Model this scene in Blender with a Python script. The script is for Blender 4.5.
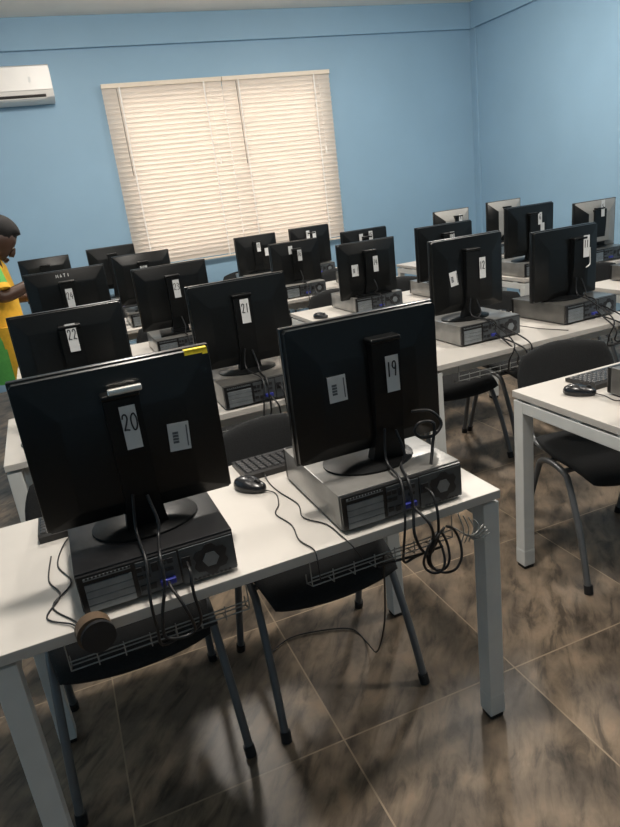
import bpy, bmesh, math, random
from mathutils import Vector, Matrix, Euler

random.seed(7)
PI = math.pi
for o in list(bpy.data.objects):
    bpy.data.objects.remove(o)
scene = bpy.context.scene
COL = scene.collection

# ------------------------------------------------------------------ camera
cam_d = bpy.data.cameras.new('camera')
cam = bpy.data.objects.new('camera', cam_d)
COL.objects.link(cam)
cam_d.sensor_fit = 'VERTICAL'
cam_d.sensor_height = 24.0
cam_d.lens = 652.7 / 827.0 * 24.0
cam_d.clip_start = 0.02
PITCH, ROLL, YAW = 0.33057, 0.12683, 0.33982
_f = Vector((math.sin(YAW) * math.cos(PITCH), math.cos(YAW) * math.cos(PITCH), -math.sin(PITCH)))
_r = Vector((math.cos(YAW), -math.sin(YAW), 0))
_d = _f.cross(_r)
_r2 = math.cos(ROLL) * _r + math.sin(ROLL) * _d
_d2 = -math.sin(ROLL) * _r + math.cos(ROLL) * _d
_m = Matrix((_r2, -_d2, -_f)).transposed().to_4x4()
_m.translation = (0, 0, 1.55)
cam.matrix_world = _m
scene.camera = cam

# ------------------------------------------------------------------ light and exposure
scene.view_settings.view_transform = 'Standard'
scene.view_settings.look = 'None'
scene.view_settings.gamma = 1.0
scene.view_settings.use_curve_mapping = False
scene.view_settings.exposure = 0.0
SKY = 13.5            # outside daylight
LAMP_W = {'near': 4.5, 'far': 5.2}
LAMP_COL = (1.0, 0.93, 0.84)
LAMPS = [(0.46, 1.5, 'near'), (3.2, 1.45, 'near'), (0.46, 4.7, 'far'), (3.2, 4.7, 'far')]
world = bpy.data.worlds.new('sky')
scene.world = world
world.use_nodes = True
_bg = world.node_tree.nodes['Background']
_bg.inputs[0].default_value = (1.0, 0.97, 0.93, 1)
_bg.inputs[1].default_value = SKY
scene.cycles.max_bounces = 8
scene.cycles.diffuse_bounces = 5
scene.cycles.sample_clamp_indirect = 4.0
scene.cycles.use_denoising = True


# ------------------------------------------------------------------ materials
def mat(name, col, rough=0.5, metal=0.0, spec=0.5, var=0.06, scale=30.0, bump=0.0, coat=0.0):
    m = bpy.data.materials.new(name)
    m.use_nodes = True
    nt = m.node_tree
    b = nt.nodes['Principled BSDF']
    b.inputs['Roughness'].default_value = rough
    b.inputs['Metallic'].default_value = metal
    b.inputs['Specular IOR Level'].default_value = spec
    if coat:
        b.inputs['Coat Weight'].default_value = coat
        b.inputs['Coat Roughness'].default_value = 0.15
    tc = nt.nodes.new('ShaderNodeTexCoord')
    no = nt.nodes.new('ShaderNodeTexNoise')
    no.inputs['Scale'].default_value = scale
    no.inputs['Detail'].default_value = 4.0
    nt.links.new(tc.outputs['Object'], no.inputs['Vector'])
    rp = nt.nodes.new('ShaderNodeValToRGB')
    rp.color_ramp.elements[0].position = 0.3
    rp.color_ramp.elements[1].position = 0.7
    rp.color_ramp.elements[0].color = tuple(c * (1 - var) for c in col) + (1,)
    rp.color_ramp.elements[1].color = tuple(min(1, c * (1 + var)) for c in col) + (1,)
    nt.links.new(no.outputs['Fac'], rp.inputs['Fac'])
    nt.links.new(rp.outputs['Color'], b.inputs['Base Color'])
    if bump:
        bp = nt.nodes.new('ShaderNodeBump')
        bp.inputs['Strength'].default_value = bump
        bp.inputs['Distance'].default_value = 0.002
        nt.links.new(no.outputs['Fac'], bp.inputs['Height'])
        nt.links.new(bp.outputs['Normal'], b.inputs['Normal'])
    return m


def floor_mat():
    m = bpy.data.materials.new('stone_wood_tile')
    m.use_nodes = True
    nt = m.node_tree
    N, L = nt.nodes.new, nt.links.new
    b = nt.nodes['Principled BSDF']
    geo = N('ShaderNodeNewGeometry')
    sep = N('ShaderNodeSeparateXYZ')
    L(geo.outputs['Position'], sep.inputs[0])

    def math_(op, a, v=None, w=None):
        n = N('ShaderNodeMath')
        n.operation = op
        for i, x in enumerate((a, v, w)):
            if x is None:
                continue
            if isinstance(x, (int, float)):
                n.inputs[i].default_value = x
            else:
                L(x, n.inputs[i])
        return n.outputs[0]
    tx = math_('DIVIDE', math_('SUBTRACT', sep.outputs[0], 0.485 - 6.15), 0.615)
    ty = math_('DIVIDE', math_('SUBTRACT', sep.outputs[1], 1.437 - 6.4), 0.640)
    fx, fy = math_('FRACT', tx), math_('FRACT', ty)
    ix, iy = math_('FLOOR', tx), math_('FLOOR', ty)
    ex = math_('MINIMUM', fx, math_('SUBTRACT', 1.0, fx))
    ey = math_('MINIMUM', fy, math_('SUBTRACT', 1.0, fy))
    e = math_('MINIMUM', ex, ey)
    gr = math_('LESS_THAN', e, 0.0042)
    # tile id -> random shift of the veins
    cv = N('ShaderNodeCombineXYZ')
    L(ix, cv.inputs[0])
    L(iy, cv.inputs[1])
    wn = N('ShaderNodeTexWhiteNoise')
    wn.noise_dimensions = '2D'
    L(cv.outputs[0], wn.inputs['Vector'])
    mp = N('ShaderNodeMapping')
    mp.inputs['Rotation'].default_value = (0, 0, math.radians(-52))
    L(geo.outputs['Position'], mp.inputs['Vector'])
    ad = N('ShaderNodeVectorMath')
    ad.operation = 'MULTIPLY_ADD'
    L(wn.outputs['Color'], ad.inputs[0])
    ad.inputs[1].default_value = (7, 7, 0)
    L(mp.outputs[0], ad.inputs[2])
    st = N('ShaderNodeVectorMath')
    st.operation = 'MULTIPLY'
    st.inputs[1].default_value = (3.0, 9.0, 1.0)
    L(ad.outputs[0], st.inputs[0])
    n1 = N('ShaderNodeTexNoise')
    n1.inputs['Scale'].default_value = 2.1
    n1.inputs['Detail'].default_value = 7
    n1.inputs['Roughness'].default_value = 0.62
    n1.inputs['Distortion'].default_value = 0.5
    L(st.outputs[0], n1.inputs['Vector'])
    r1 = N('ShaderNodeValToRGB')
    els = r1.color_ramp.elements
    els[0].position, els[0].color = 0.35, (0.075, 0.060, 0.046, 1)
    els[1].position, els[1].color = 0.70, (0.25, 0.185, 0.130, 1)
    k = els.new(0.47)
    k.color = (0.165, 0.128, 0.094, 1)
    k = els.new(0.57)
    k.color = (0.215, 0.168, 0.125, 1)
    L(n1.outputs['Fac'], r1.inputs['Fac'])
    n2 = N('ShaderNodeTexNoise')
    n2.inputs['Scale'].default_value = 4.5
    n2.inputs['Detail'].default_value = 5
    L(ad.outputs[0], n2.inputs['Vector'])
    r2 = N('ShaderNodeValToRGB')
    r2.color_ramp.elements[0].position, r2.color_ramp.elements[0].color = 0.40, (0.55, 0.56, 0.58, 1)
    r2.color_ramp.elements[1].position, r2.color_ramp.elements[1].color = 0.60, (1.15, 1.12, 1.07, 1)
    L(n2.outputs['Fac'], r2.inputs['Fac'])
    mu = N('ShaderNodeMix')
    mu.data_type = 'RGBA'
    mu.blend_type = 'MULTIPLY'
    mu.inputs[0].default_value = 1.0
    L(r1.outputs['Color'], mu.inputs[6])
    L(r2.outputs['Color'], mu.inputs[7])
    mg = N('ShaderNodeMix')
    mg.data_type = 'RGBA'
    L(gr, mg.inputs[0])
    L(mu.outputs[2], mg.inputs[6])
    mg.inputs[7].default_value = (0.30, 0.235, 0.165, 1)
    L(mg.outputs[2], b.inputs['Base Color'])
    b.inputs['Roughness'].default_value = 0.38
    b.inputs['Specular IOR Level'].default_value = 0.35
    bp = N('ShaderNodeBump')
    bp.inputs['Strength'].default_value = 0.12
    bp.inputs['Distance'].default_value = 0.004
    L(n1.outputs['Fac'], bp.inputs['Height'])
    L(bp.outputs['Normal'], b.inputs['Normal'])
    return m


def slat_mat():
    m = bpy.data.materials.new('cream_blind_slat')
    m.use_nodes = True
    nt = m.node_tree
    nt.nodes.remove(nt.nodes['Principled BSDF'])
    out = nt.nodes['Material Output']
    d = nt.nodes.new('ShaderNodeBsdfDiffuse')
    t = nt.nodes.new('ShaderNodeBsdfTranslucent')
    mx = nt.nodes.new('ShaderNodeMixShader')
    n = nt.nodes.new('ShaderNodeTexNoise')
    n.inputs['Scale'].default_value = 8
    r = nt.nodes.new('ShaderNodeValToRGB')
    r.color_ramp.elements[0].color = (0.83, 0.77, 0.71, 1)
    r.color_ramp.elements[1].color = (0.87, 0.82, 0.76, 1)
    nt.links.new(n.outputs['Fac'], r.inputs['Fac'])
    nt.links.new(r.outputs['Color'], d.inputs['Color'])
    nt.links.new(r.outputs['Color'], t.inputs['Color'])
    mx.inputs[0].default_value = 0.38
    nt.links.new(d.outputs[0], mx.inputs[1])
    nt.links.new(t.outputs[0], mx.inputs[2])
    nt.links.new(mx.outputs[0], out.inputs['Surface'])
    return m


def glass_mat():
    m = bpy.data.materials.new('window_glass')
    m.use_nodes = True
    nt = m.node_tree
    nt.nodes.remove(nt.nodes['Principled BSDF'])
    out = nt.nodes['Material Output']
    t = nt.nodes.new('ShaderNodeBsdfTransparent')
    g = nt.nodes.new('ShaderNodeBsdfGlossy')
    g.inputs['Roughness'].default_value = 0.02
    f = nt.nodes.new('ShaderNodeFresnel')
    f.inputs[0].default_value = 1.35
    mx = nt.nodes.new('ShaderNodeMixShader')
    nt.links.new(f.outputs[0], mx.inputs[0])
    nt.links.new(t.outputs[0], mx.inputs[1])
    nt.links.new(g.outputs[0], mx.inputs[2])
    nt.links.new(mx.outputs[0], out.inputs['Surface'])
    return m


def emit_mat(name, col, s):
    m = bpy.data.materials.new(name)
    m.use_nodes = True
    b = m.node_tree.nodes['Principled BSDF']
    b.inputs['Base Color'].default_value = (0.9, 0.9, 0.9, 1)
    b.inputs['Emission Color'].default_value = col + (1,)
    b.inputs['Emission Strength'].default_value = s
    return m


M = {
    'wall': mat('blue_wall_paint', (0.25, 0.40, 0.535), 0.6, var=0.035, scale=1.6, bump=0.05),
    'ceil': mat('cream_ceiling_paint', (0.90, 0.85, 0.78), 0.8, var=0.03, scale=3),
    'floor': floor_mat(),
    'white_wood': mat('white_laminate', (0.56, 0.53, 0.49), 0.42, var=0.02, scale=12),
    'white_edge': mat('white_edge_band', (0.68, 0.66, 0.62), 0.45, var=0.02, scale=12),
    'white_metal': mat('white_painted_steel', (0.66, 0.67, 0.65), 0.42, var=0.03, scale=18),
    'black': mat('black_monitor_plastic', (0.0042, 0.0048, 0.0050), 0.30, spec=0.42, var=0.15, scale=90, bump=0.05),
    'bezel': mat('black_bezel_plastic', (0.006, 0.0062, 0.0066), 0.30, spec=0.5, var=0.1, scale=90),
    'screen': mat('dark_screen_glass', (0.01, 0.011, 0.013), 0.12, var=0.05),
    'greyback': mat('grey_monitor_plastic', (0.27, 0.265, 0.25), 0.42, var=0.04, scale=60),
    'neck': mat('black_stand_plastic', (0.0044, 0.0050, 0.0054), 0.36, spec=0.30, var=0.1, scale=60),
    'glint': mat('bright_glint_strip', (0.85, 0.83, 0.78), 0.22, metal=0.7, var=0.12, scale=160),
    'case_grey': mat('grey_steel_case', (0.25, 0.243, 0.228), 0.34, metal=0.25, var=0.15, scale=16, coat=0.6, bump=0.5),
    'case_dark': mat('dark_steel_case', (0.10, 0.097, 0.09), 0.36, metal=0.15, var=0.15, scale=16, coat=0.6, bump=0.5),
    'case_black': mat('black_steel_case', (0.012, 0.012, 0.013), 0.34, spec=0.5, var=0.1, scale=20),
    'plate': mat('grey_rear_plate', (0.085, 0.095, 0.102), 0.4, metal=0.4, var=0.1, scale=40),
    'plate_light': mat('zinc_slot_cover', (0.24, 0.265, 0.28), 0.38, metal=0.5, var=0.1, scale=40),
    'dark': mat('dark_socket_plastic', (0.012, 0.012, 0.014), 0.5, var=0.1),
    'blue': mat('blue_port_plastic', (0.035, 0.045, 0.30), 0.4, var=0.05),
    'paper': mat('white_paper_label', (0.66, 0.67, 0.67), 0.7, var=0.02, scale=50),
    'paper_grey': mat('grey_barcode_ink', (0.13, 0.14, 0.15), 0.7, var=0.3, scale=400),
    'ink': mat('black_marker_ink', (0.012, 0.012, 0.016), 0.6, var=0.05),
    'whiteink': mat('white_logo_paint', (0.75, 0.74, 0.72), 0.5, var=0.05),
    'yellow': mat('yellow_sticker', (0.93, 0.70, 0.03), 0.5, var=0.12, scale=120),
    'fabric': mat('black_seat_fabric', (0.017, 0.018, 0.019), 0.85, spec=0.25, var=0.2, scale=220, bump=0.4),
    'leg': mat('grey_leg_paint', (0.125, 0.13, 0.135), 0.36, metal=0.25, var=0.06, scale=30),
    'rubber': mat('black_rubber', (0.008, 0.008, 0.009), 0.6, var=0.1),
    'cable': mat('black_cable_rubber', (0.009, 0.009, 0.010), 0.45, var=0.1),
    'wire': mat('grey_wire_mesh', (0.30, 0.31, 0.30), 0.35, metal=0.4, var=0.05),
    'tan': mat('tan_cardboard', (0.11, 0.07, 0.04), 0.7, var=0.12, scale=30),
    'key': mat('black_keycap', (0.020, 0.020, 0.022), 0.35, var=0.1),
    'kbd': mat('black_keyboard_plastic', (0.012, 0.012, 0.013), 0.35, var=0.1),
    'mouse': mat('black_mouse_plastic', (0.013, 0.014, 0.017), 0.27, spec=0.55, var=0.1),
    'ac': mat('white_unit_plastic', (0.80, 0.77, 0.73), 0.35, var=0.015, scale=8),
    'acdark': mat('dark_outlet', (0.035, 0.032, 0.03), 0.6, var=0.1),
    'slat': slat_mat(),
    'rail': mat('cream_blind_rail', (0.76, 0.66, 0.54), 0.45, var=0.03),
    'cord': mat('white_blind_cord', (0.90, 0.88, 0.85), 0.6, var=0.03),
    'wand': mat('clear_grey_wand', (0.30, 0.26, 0.22), 0.3, var=0.05),
    'alu': mat('window_aluminium', (0.6, 0.6, 0.6), 0.35, metal=0.6, var=0.03),
    'glass': glass_mat(),
    'outside': mat('pale_concrete_yard', (0.55, 0.5, 0.44), 0.9, var=0.1, scale=2),
    'skin': mat('dark_brown_skin', (0.060, 0.028, 0.017), 0.45, var=0.08, scale=20),
    'hair': mat('black_hair', (0.007, 0.006, 0.006), 0.9, var=0.3, scale=300, bump=0.6),
    'shirt_y': mat('yellow_sport_fabric', (0.72, 0.40, 0.025), 0.8, var=0.08, scale=60, bump=0.1),
    'green': mat('green_sport_fabric', (0.09, 0.36, 0.07), 0.8, var=0.08, scale=60, bump=0.1),
    'shoe': mat('dark_shoe', (0.03, 0.03, 0.035), 0.5, var=0.1),
    'lamp': emit_mat('lamp_diffuser', (1.0, 0.93, 0.84), 6.0),
}


# ------------------------------------------------------------------ mesh helpers
class MB:
    def __init__(self):
        self.bm = bmesh.new()

    def _add(self, bm2, mtx=None):
        if mtx is not None:
            bm2.transform(mtx)
        me = bpy.data.meshes.new('tmp')
        bm2.to_mesh(me)
        bm2.free()
        self.bm.from_mesh(me)
        bpy.data.meshes.remove(me)
        return self

    def box(self, c, s, bevel=0.0, rot=None, seg=2):
        b = bmesh.new()
        bmesh.ops.create_cube(b, size=1.0)
        bmesh.ops.scale(b, vec=s, verts=b.verts)
        if bevel:
            bmesh.ops.bevel(b, geom=list(b.edges), offset=bevel, segments=seg, affect='EDGES', profile=0.6)
        mt = Matrix.Translation(c)
        if rot:
            mt = mt @ Euler(rot).to_matrix().to_4x4()
        return self._add(b, mt)

    def prism(self, pts, axis, a, b_):
        """outline pts (2D) extruded along axis 'x','y','z' from a to b_"""
        b = bmesh.new()

        def p3(p, t):
            return {'x': (t, p[0], p[1]), 'y': (p[0], t, p[1]), 'z': (p[0], p[1], t)}[axis]
        v0 = [b.verts.new(p3(p, a)) for p in pts]
        v1 = [b.verts.new(p3(p, b_)) for p in pts]
        b.faces.new(v0)
        b.faces.new(v1[::-1])
        n = len(pts)
        for i in range(n):
            b.faces.new((v0[i], v1[i], v1[(i + 1) % n], v0[(i + 1) % n]))
        bmesh.ops.recalc_face_normals(b, faces=b.faces)
        return self._add(b)

    def loft(self, rings, cap=True):
        b = bmesh.new()
        vr = [[b.verts.new(p) for p in r] for r in rings]
        n = len(rings[0])
        for i in range(len(vr) - 1):
            for j in range(n):
                b.faces.new((vr[i][j], vr[i][(j + 1) % n], vr[i + 1][(j + 1) % n], vr[i + 1][j]))
        if cap:
            b.faces.new(vr[0][::-1])
            b.faces.new(vr[-1])
        bmesh.ops.recalc_face_normals(b, faces=b.faces)
        return self._add(b)

    def tube(self, pts, r, seg=8, smooth=0, closed=False):
        pts = [Vector(p) for p in pts]
        if smooth:
            pts = spline(pts, smooth)
        rs = r if isinstance(r, (list, tuple)) else [r] * len(pts)
        b = bmesh.new()
        rings = []
        up = None
        for i, p in enumerate(pts):
            t = (pts[min(i + 1, len(pts) - 1)] - pts[max(i - 1, 0)])
            if t.length < 1e-9:
                t = Vector((0, 0, 1))
            t.normalize()
            if up is None:
                up = Vector((0, 0, 1)) if abs(t.z) < 0.9 else Vector((1, 0, 0))
            a = t.cross(up)
            if a.length < 1e-6:
                a = t.cross(Vector((0.3, 1, 0.2)))
            a.normalize()
            c = a.cross(t).normalized()
            up = c
            rr = rs[min(i, len(rs) - 1)]
            rings.append([b.verts.new(p + (a * math.cos(2 * PI * k / seg) + c * math.sin(2 * PI * k / seg)) * rr) for k in range(seg)])
        for i in range(len(rings) - 1):
            for j in range(seg):
                b.faces.new((rings[i][j], rings[i][(j + 1) % seg], rings[i + 1][(j + 1) % seg], rings[i + 1][j]))
        b.faces.new(rings[0][::-1])
        b.faces.new(rings[-1])
        bmesh.ops.recalc_face_normals(b, faces=b.faces)
        return self._add(b)

    def cyl(self, a, b_, r, seg=20):
        return self.tube([a, b_], r, seg)

    def pad(self, fn, thick, n=14, power=8):
        """closed pad: fn(u, v) -> point, normal; u, v in [-1, 1]"""
        b = bmesh.new()
        g = [[None] * (n + 1) for _ in range(n + 1)]
        h = [[None] * (n + 1) for _ in range(n + 1)]
        for i in range(n + 1):
            for j in range(n + 1):
                u, v = math.sin(PI / 2 * (2 * i / n - 1)), math.sin(PI / 2 * (2 * j / n - 1))
                p, nn = fn(u, v)
                p, nn = Vector(p), Vector(nn).normalized()
                q = (1 - abs(u) ** power) ** 0.5 * (1 - abs(v) ** power) ** 0.5
                g[i][j] = b.verts.new(p + nn * thick / 2 * q)
                h[i][j] = g[i][j] if q < 1e-6 else b.verts.new(p - nn * thick / 2 * q)
        for i in range(n):
            for j in range(n):
                b.faces.new((g[i][j], g[i + 1][j], g[i + 1][j + 1], g[i][j + 1]))
                try:
                    b.faces.new((h[i][j], h[i][j + 1], h[i + 1][j + 1], h[i + 1][j]))
                except ValueError:
                    pass
        bmesh.ops.recalc_face_normals(b, faces=b.faces)
        return self._add(b)

    def build(self, name, material, parent=None, smooth=None, loc=None):
        me = bpy.data.meshes.new(name)
        self.bm.to_mesh(me)
        self.bm.free()
        me.materials.append(material)
        if smooth is not None:
            me.polygons.foreach_set('use_smooth', [True] * len(me.polygons))
            me.set_sharp_from_angle(angle=math.radians(smooth))
        o = bpy.data.objects.new(name, me)
        COL.objects.link(o)
        if parent is not None:
            o.parent = parent
        if loc is not None:
            o.location = loc
        return o


def spline(pts, n):
    out = []
    P = [pts[0]] + list(pts) + [pts[-1]]
    for i in range(1, len(P) - 2):
        p0, p1, p2, p3 = P[i - 1], P[i], P[i + 1], P[i + 2]
        for k in range(n):
            t = k / n
            out.append(0.5 * ((2 * p1) + (-p0 + p2) * t + (2 * p0 - 5 * p1 + 4 * p2 - p3) * t * t + (-p0 + 3 * p1 - 3 * p2 + p3) * t ** 3))
    out.append(pts[-1])
    return out


def tag(o, label=None, cat=None, group=None, kind=None):
    if label:
        o['label'] = label
    if cat:
        o['category'] = cat
    if group:
        o['group'] = group
    if kind:
        o['kind'] = kind
    return o


def thing(name, loc=(0, 0, 0), rz=0.0):
    o = bpy.data.objects.new(name, None)
    o.empty_display_size = 0.1
    COL.objects.link(o)
    o.location = loc
    o.rotation_euler = (0, 0, rz)
    return o


def copy_tree(o, parent=None):
    c = o.copy()
    COL.objects.link(c)
    if parent is not None:
        c.parent = parent
    for ch in o.children:
        copy_tree(ch, c)
    return c


def override(o, material):
    o.material_slots[0].link = 'OBJECT'
    o.material_slots[0].material = material


def child(o, name):
    return [c for c in o.children if c.name.split('.')[0] == name]


# hand-drawn strokes, unit box x 0..0.6, z 0..1
STROKES = {
    '0': [[(.3, 1), (.08, .8), (.03, .45), (.15, .05), (.35, 0), (.54, .25), (.57, .65), (.45, .93), (.3, 1)]],
    '1': [[(.36, 1), (.33, 0)]],
    '2': [[(.05, .75), (.15, .97), (.4, .98), (.5, .75), (.35, .45), (.08, .05)], [(.08, .05), (.25, .08), (.58, .02)]],
    '3': [[(.06, .95), (.35, .98), (.5, .8), (.28, .56), (.5, .4), (.52, .15), (.3, 0), (.05, .08)]],
    '4': [[(.35, 1), (.05, .4), (.58, .4)], [(.42, .75), (.4, 0)]],
    '5': [[(.52, .98), (.12, .97), (.1, .58), (.4, .6), (.55, .35), (.4, .05), (.06, .05)]],
    '6': [[(.45, 1), (.15, .6), (.08, .25), (.25, 0), (.5, .1), (.52, .38), (.3, .48), (.1, .3)]],
    '7': [[(.05, .95), (.55, .97), (.25, 0)]],
    '8': [[(.3, .53), (.1, .75), (.3, 1), (.5, .78), (.3, .53), (.06, .25), (.3, 0), (.55, .25), (.3, .53)]],
    '9': [[(.5, .72), (.35, .5), (.1, .65), (.15, .93), (.38, 1), (.5, .78), (.46, .4), (.4, 0)]],
    'M': [[(.02, 0), (.08, 1), (.3, .4), (.52, 1), (.58, 0)]],
    'A': [[(.02, 0), (.3, 1), (.58, 0)], [(.14, .4), (.46, .4)]],
    'T': [[(.02, 1), (.58, 1)], [(.3, 1), (.3, 0)]],
    'I': [[(.3, 1), (.3, 0)]],
}


def strokes_mesh(text, h, r, adv=0.80, squeeze=1.0):
    """writing in the local XZ plane, centred, facing -Y"""
    m = MB()
    w = (len(text) - 1) * adv * h * squeeze + 0.6 * h * squeeze
    for i, ch in enumerate(text):
        for s in STROKES[ch]:
            pts = [(-w / 2 + (i * adv + x) * h * squeeze, 0, (z - 0.5) * h) for x, z in s]
            m.tube(pts, r, 6, smooth=4 if ch not in 'MATI1' else 0)
    return m


# ------------------------------------------------------------------ the room
BACK, RIGHT, LEFT, FRONT, CEIL = 7.0, 4.96, -2.1, -3.2, 3.26
WX0, WX1, WZ0, WZ1 = 0.90, 3.06, 1.03, 2.62


def struct(o):
    o['kind'] = 'structure'
    return o


struct(MB().box(((LEFT + RIGHT) / 2, (FRONT + BACK) / 2, -0.05), (RIGHT - LEFT + 0.4, BACK - FRONT + 0.4, 0.1)).build('floor', M['floor']))
struct(MB().box(((LEFT + RIGHT) / 2, (FRONT + BACK) / 2, CEIL + 0.05), (RIGHT - LEFT + 0.4, BACK - FRONT + 0.4, 0.1)).build('ceiling', M['ceil']))
w = MB()
H = CEIL
w.box(((LEFT - 0.2 + WX0) / 2, BACK + 0.1, H / 2), (WX0 - LEFT + 0.2, 0.2, H))
w.box(((RIGHT + 0.2 + WX1) / 2, BACK + 0.1, H / 2), (RIGHT + 0.2 - WX1, 0.2, H))
w.box(((WX0 + WX1) / 2, BACK + 0.1, WZ0 / 2), (WX1 - WX0, 0.2, WZ0))
w.box(((WX0 + WX1) / 2, BACK + 0.1, (H + WZ1) / 2), (WX1 - WX0, 0.2, H - WZ1))
struct(w.build('wall_back', M['wall']))
struct(MB().box((RIGHT + 0.1, (FRONT + BACK) / 2, H / 2), (0.2, BACK - FRONT, H)).build('wall_right', M['wall']))
struct(MB().box((LEFT - 0.1, (FRONT + BACK) / 2, H / 2), (0.2, BACK - FRONT, H)).build('wall_left', M['wall']))
struct(MB().box(((LEFT + RIGHT) / 2, FRONT - 0.1, H / 2), (RIGHT - LEFT + 0.4, 0.2, H)).build('wall_front', M['wall']))
# ring beam under the ceiling, shallow corner pier
struct(MB().box(((LEFT + RIGHT) / 2, BACK - 0.0225, (3.0 + H) / 2), (RIGHT - LEFT, 0.045, H - 3.0), 0.004).build('trim_1', M['wall']))
struct(MB().box((RIGHT - 0.0225, (FRONT + BACK - 0.05) / 2, (3.0 + H) / 2), (0.045, BACK - FRONT - 0.05, H - 3.0), 0.004).build('trim_2', M['wall']))
struct(MB().box((RIGHT - 0.012, BACK - 0.05, 1.5), (0.024, 0.1, 3.0), 0.004).build('trim_3', M['wall']))

win = struct(thing('window_1', ((WX0 + WX1) / 2, BACK + 0.12, WZ0)))
f = MB()
ww, wh = WX1 - WX0, WZ1 - WZ0
for x in (-ww / 2 + 0.025, 0.042, ww / 2 - 0.025):  # middle bar set off-centre to block daylight between the blinds
    f.box((x, 0, wh / 2), (0.05, 0.06, wh - 0.001), 0.003)
for z in (0.025, wh - 0.025):
    f.box((0, 0, z), (ww - 0.001, 0.058, 0.05), 0.003)
f.build('window_frame', M['alu'], win)
for s in (-1, 1):
    MB().box((s * ww / 4, 0, wh / 2), (ww / 2 - 0.06, 0.005, wh - 0.1)).build('glass_pane', M['glass'], win)
struct(MB().box(((LEFT + RIGHT) / 2, BACK + 6.3, -0.3), (30, 12, 0.1)).build('floor_outside', M['outside']))


def make_blind(x0, x1, label):
    w_ = x1 - x0
    zt, zb = 2.685, 0.97
    t = tag(thing('venetian_blind', ((x0 + x1) / 2, BACK - 0.05, zb)), label, 'blind')
    hh = zt - zb
    MB().box((0, 0, hh - 0.02), (w_, 0.05, 0.04), 0.004).build('head_rail', M['rail'], t)
    MB().box((0, 0.0, 0.009), (w_, 0.03, 0.018), 0.004).build('bottom_rail', M['rail'], t)
    s = MB()
    n = 38
    pitch = (hh - 0.07) / n
    rnd = random.Random(int(x0 * 100))
    for i in range(n):
        z = 0.03 + pitch * (i + 0.5)
        a = math.radians((-63 if x0 < 1 else -68) + rnd.uniform(-0.7, 0.7))
        dx = rnd.uniform(-0.0004, 0.0004)
        ring0, ring1 = [], []
        prof = []
        for k in range(5):
            q = (k / 4 - 0.5) * 0.050
            c_ = 0.003 * (1 - (k / 2 - 1) ** 2)
            prof.append((q * math.cos(a) - c_ * math.sin(a), q * math.sin(a) + c_ * math.cos(a)))
        prof += [(y + 0.0008 * math.sin(a), zz - 0.0008 * math.cos(a)) for y, zz in prof[::-1]]
        s.loft([[(-w_ / 2 + 0.0006 + dx, y, z + zz) for y, zz in prof], [(w_ / 2 - 0.0006 + dx, y, z + zz) for y, zz in prof]])
    s.build('slats', M['slat'], t, smooth=40)
    for fx in (-0.36, 0.34):
        c = MB()
        x = fx * w_
        for dy in (-0.028, 0.028):
            c.box((x, dy, hh / 2 - 0.01), (0.011, 0.0012, hh - 0.05))
        c.build('ladder_cord', M['cord'], t)
    x = -w_ / 2 + 0.135
    MB().tube([(x, -0.034, hh - 0.05), (x + 0.004, -0.036, hh - 0.82)], 0.005, 8).build('tilt_wand', M['wand'], t, smooth=60)
    x = w_ / 2 - 0.135
    m = MB()
    m.tube([(x, -0.033, hh - 0.05), (x + 0.002, -0.035, hh - 0.74)], 0.0014, 6)
    m.tube([(x + 0.002, -0.035, hh - 0.73), (x + 0.002, -0.035, hh - 0.80)], [0.004, 0.007], 8)
    m.build('pull_cord', M['cord'], t)
    return t


make_blind(0.81, 1.9705, 'cream horizontal slat blind, the left one of the pair over the window')
make_blind(1.9765, 3.14, 'cream horizontal slat blind, the right one of the pair over the window')

# air conditioner
ac = tag(thing('air_conditioner', (-0.07, BACK, 2.56)), 'white split air conditioner mounted high on the blue wall left of the window', 'air conditioner')
prof = [(0, 0), (-0.12, 0.0), (-0.19, 0.035), (-0.212, 0.08), (-0.215, 0.25), (-0.20, 0.285), (-0.16, 0.30), (0, 0.30)]
MB().prism(prof, 'x', -0.45, 0.45).build('housing', M['ac'], ac, smooth=35)
MB().box((0, -0.218, 0.185), (0.894, 0.008, 0.19), 0.003).build('front_panel', M['ac'], ac)
MB().box((-0.02, -0.197, 0.047), (0.80, 0.016, 0.022), 0.002, rot=(math.radians(30), 0, 0)).build('air_outlet', M['acdark'], ac)
MB().box((-0.02, -0.188, 0.022), (0.80, 0.034, 0.006), 0.002, rot=(math.radians(-28), 0, 0)).build('louvre', M['ac'], ac)
MB().box((0.27, -0.2235, 0.175), (0.022, 0.003, 0.045), 0.001).build('display', M['whiteink'], ac)

for i, (lx, ly, kk) in enumerate(LAMPS):
    t = tag(thing('ceiling_light', (lx, ly, CEIL)),
            'round white ceiling light above the %s, %s side' % ('front row of tables' if kk == 'near' else 'fourth row of tables', 'left' if lx < 1 else 'right'), 'ceiling light')
    MB().cyl((0, 0, -0.001), (0, 0, -0.045), 0.17, 36).build('housing', M['ac'], t, smooth=40)
    MB().cyl((0, 0, -0.0455), (0, 0, -0.052), 0.15, 36).build('diffuser', M['lamp'], t, smooth=40)
    ld = bpy.data.lights.new('ceiling_lamp_light', 'AREA')
    ld.shape = 'DISK'
    ld.size = 0.28
    ld.energy = LAMP_W[kk] * 8
    ld.color = LAMP_COL
    lo = bpy.data.objects.new('ceiling_lamp_light', ld)
    COL.objects.link(lo)
    lo.parent = t
    lo.location = (0, 0, -0.06)
    pd = bpy.data.lights.new('added_lamp_fill', 'POINT')      # added light standing in for diffuser spill, brightens ceiling and walls
    pd.shadow_soft_size = 0.12
    pd.energy = LAMP_W[kk] * 9
    pd.color = LAMP_COL
    po = bpy.data.objects.new('added_lamp_fill', pd)
    COL.objects.link(po)
    po.parent = t
    po.location = (0, 0, -0.20)


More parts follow.
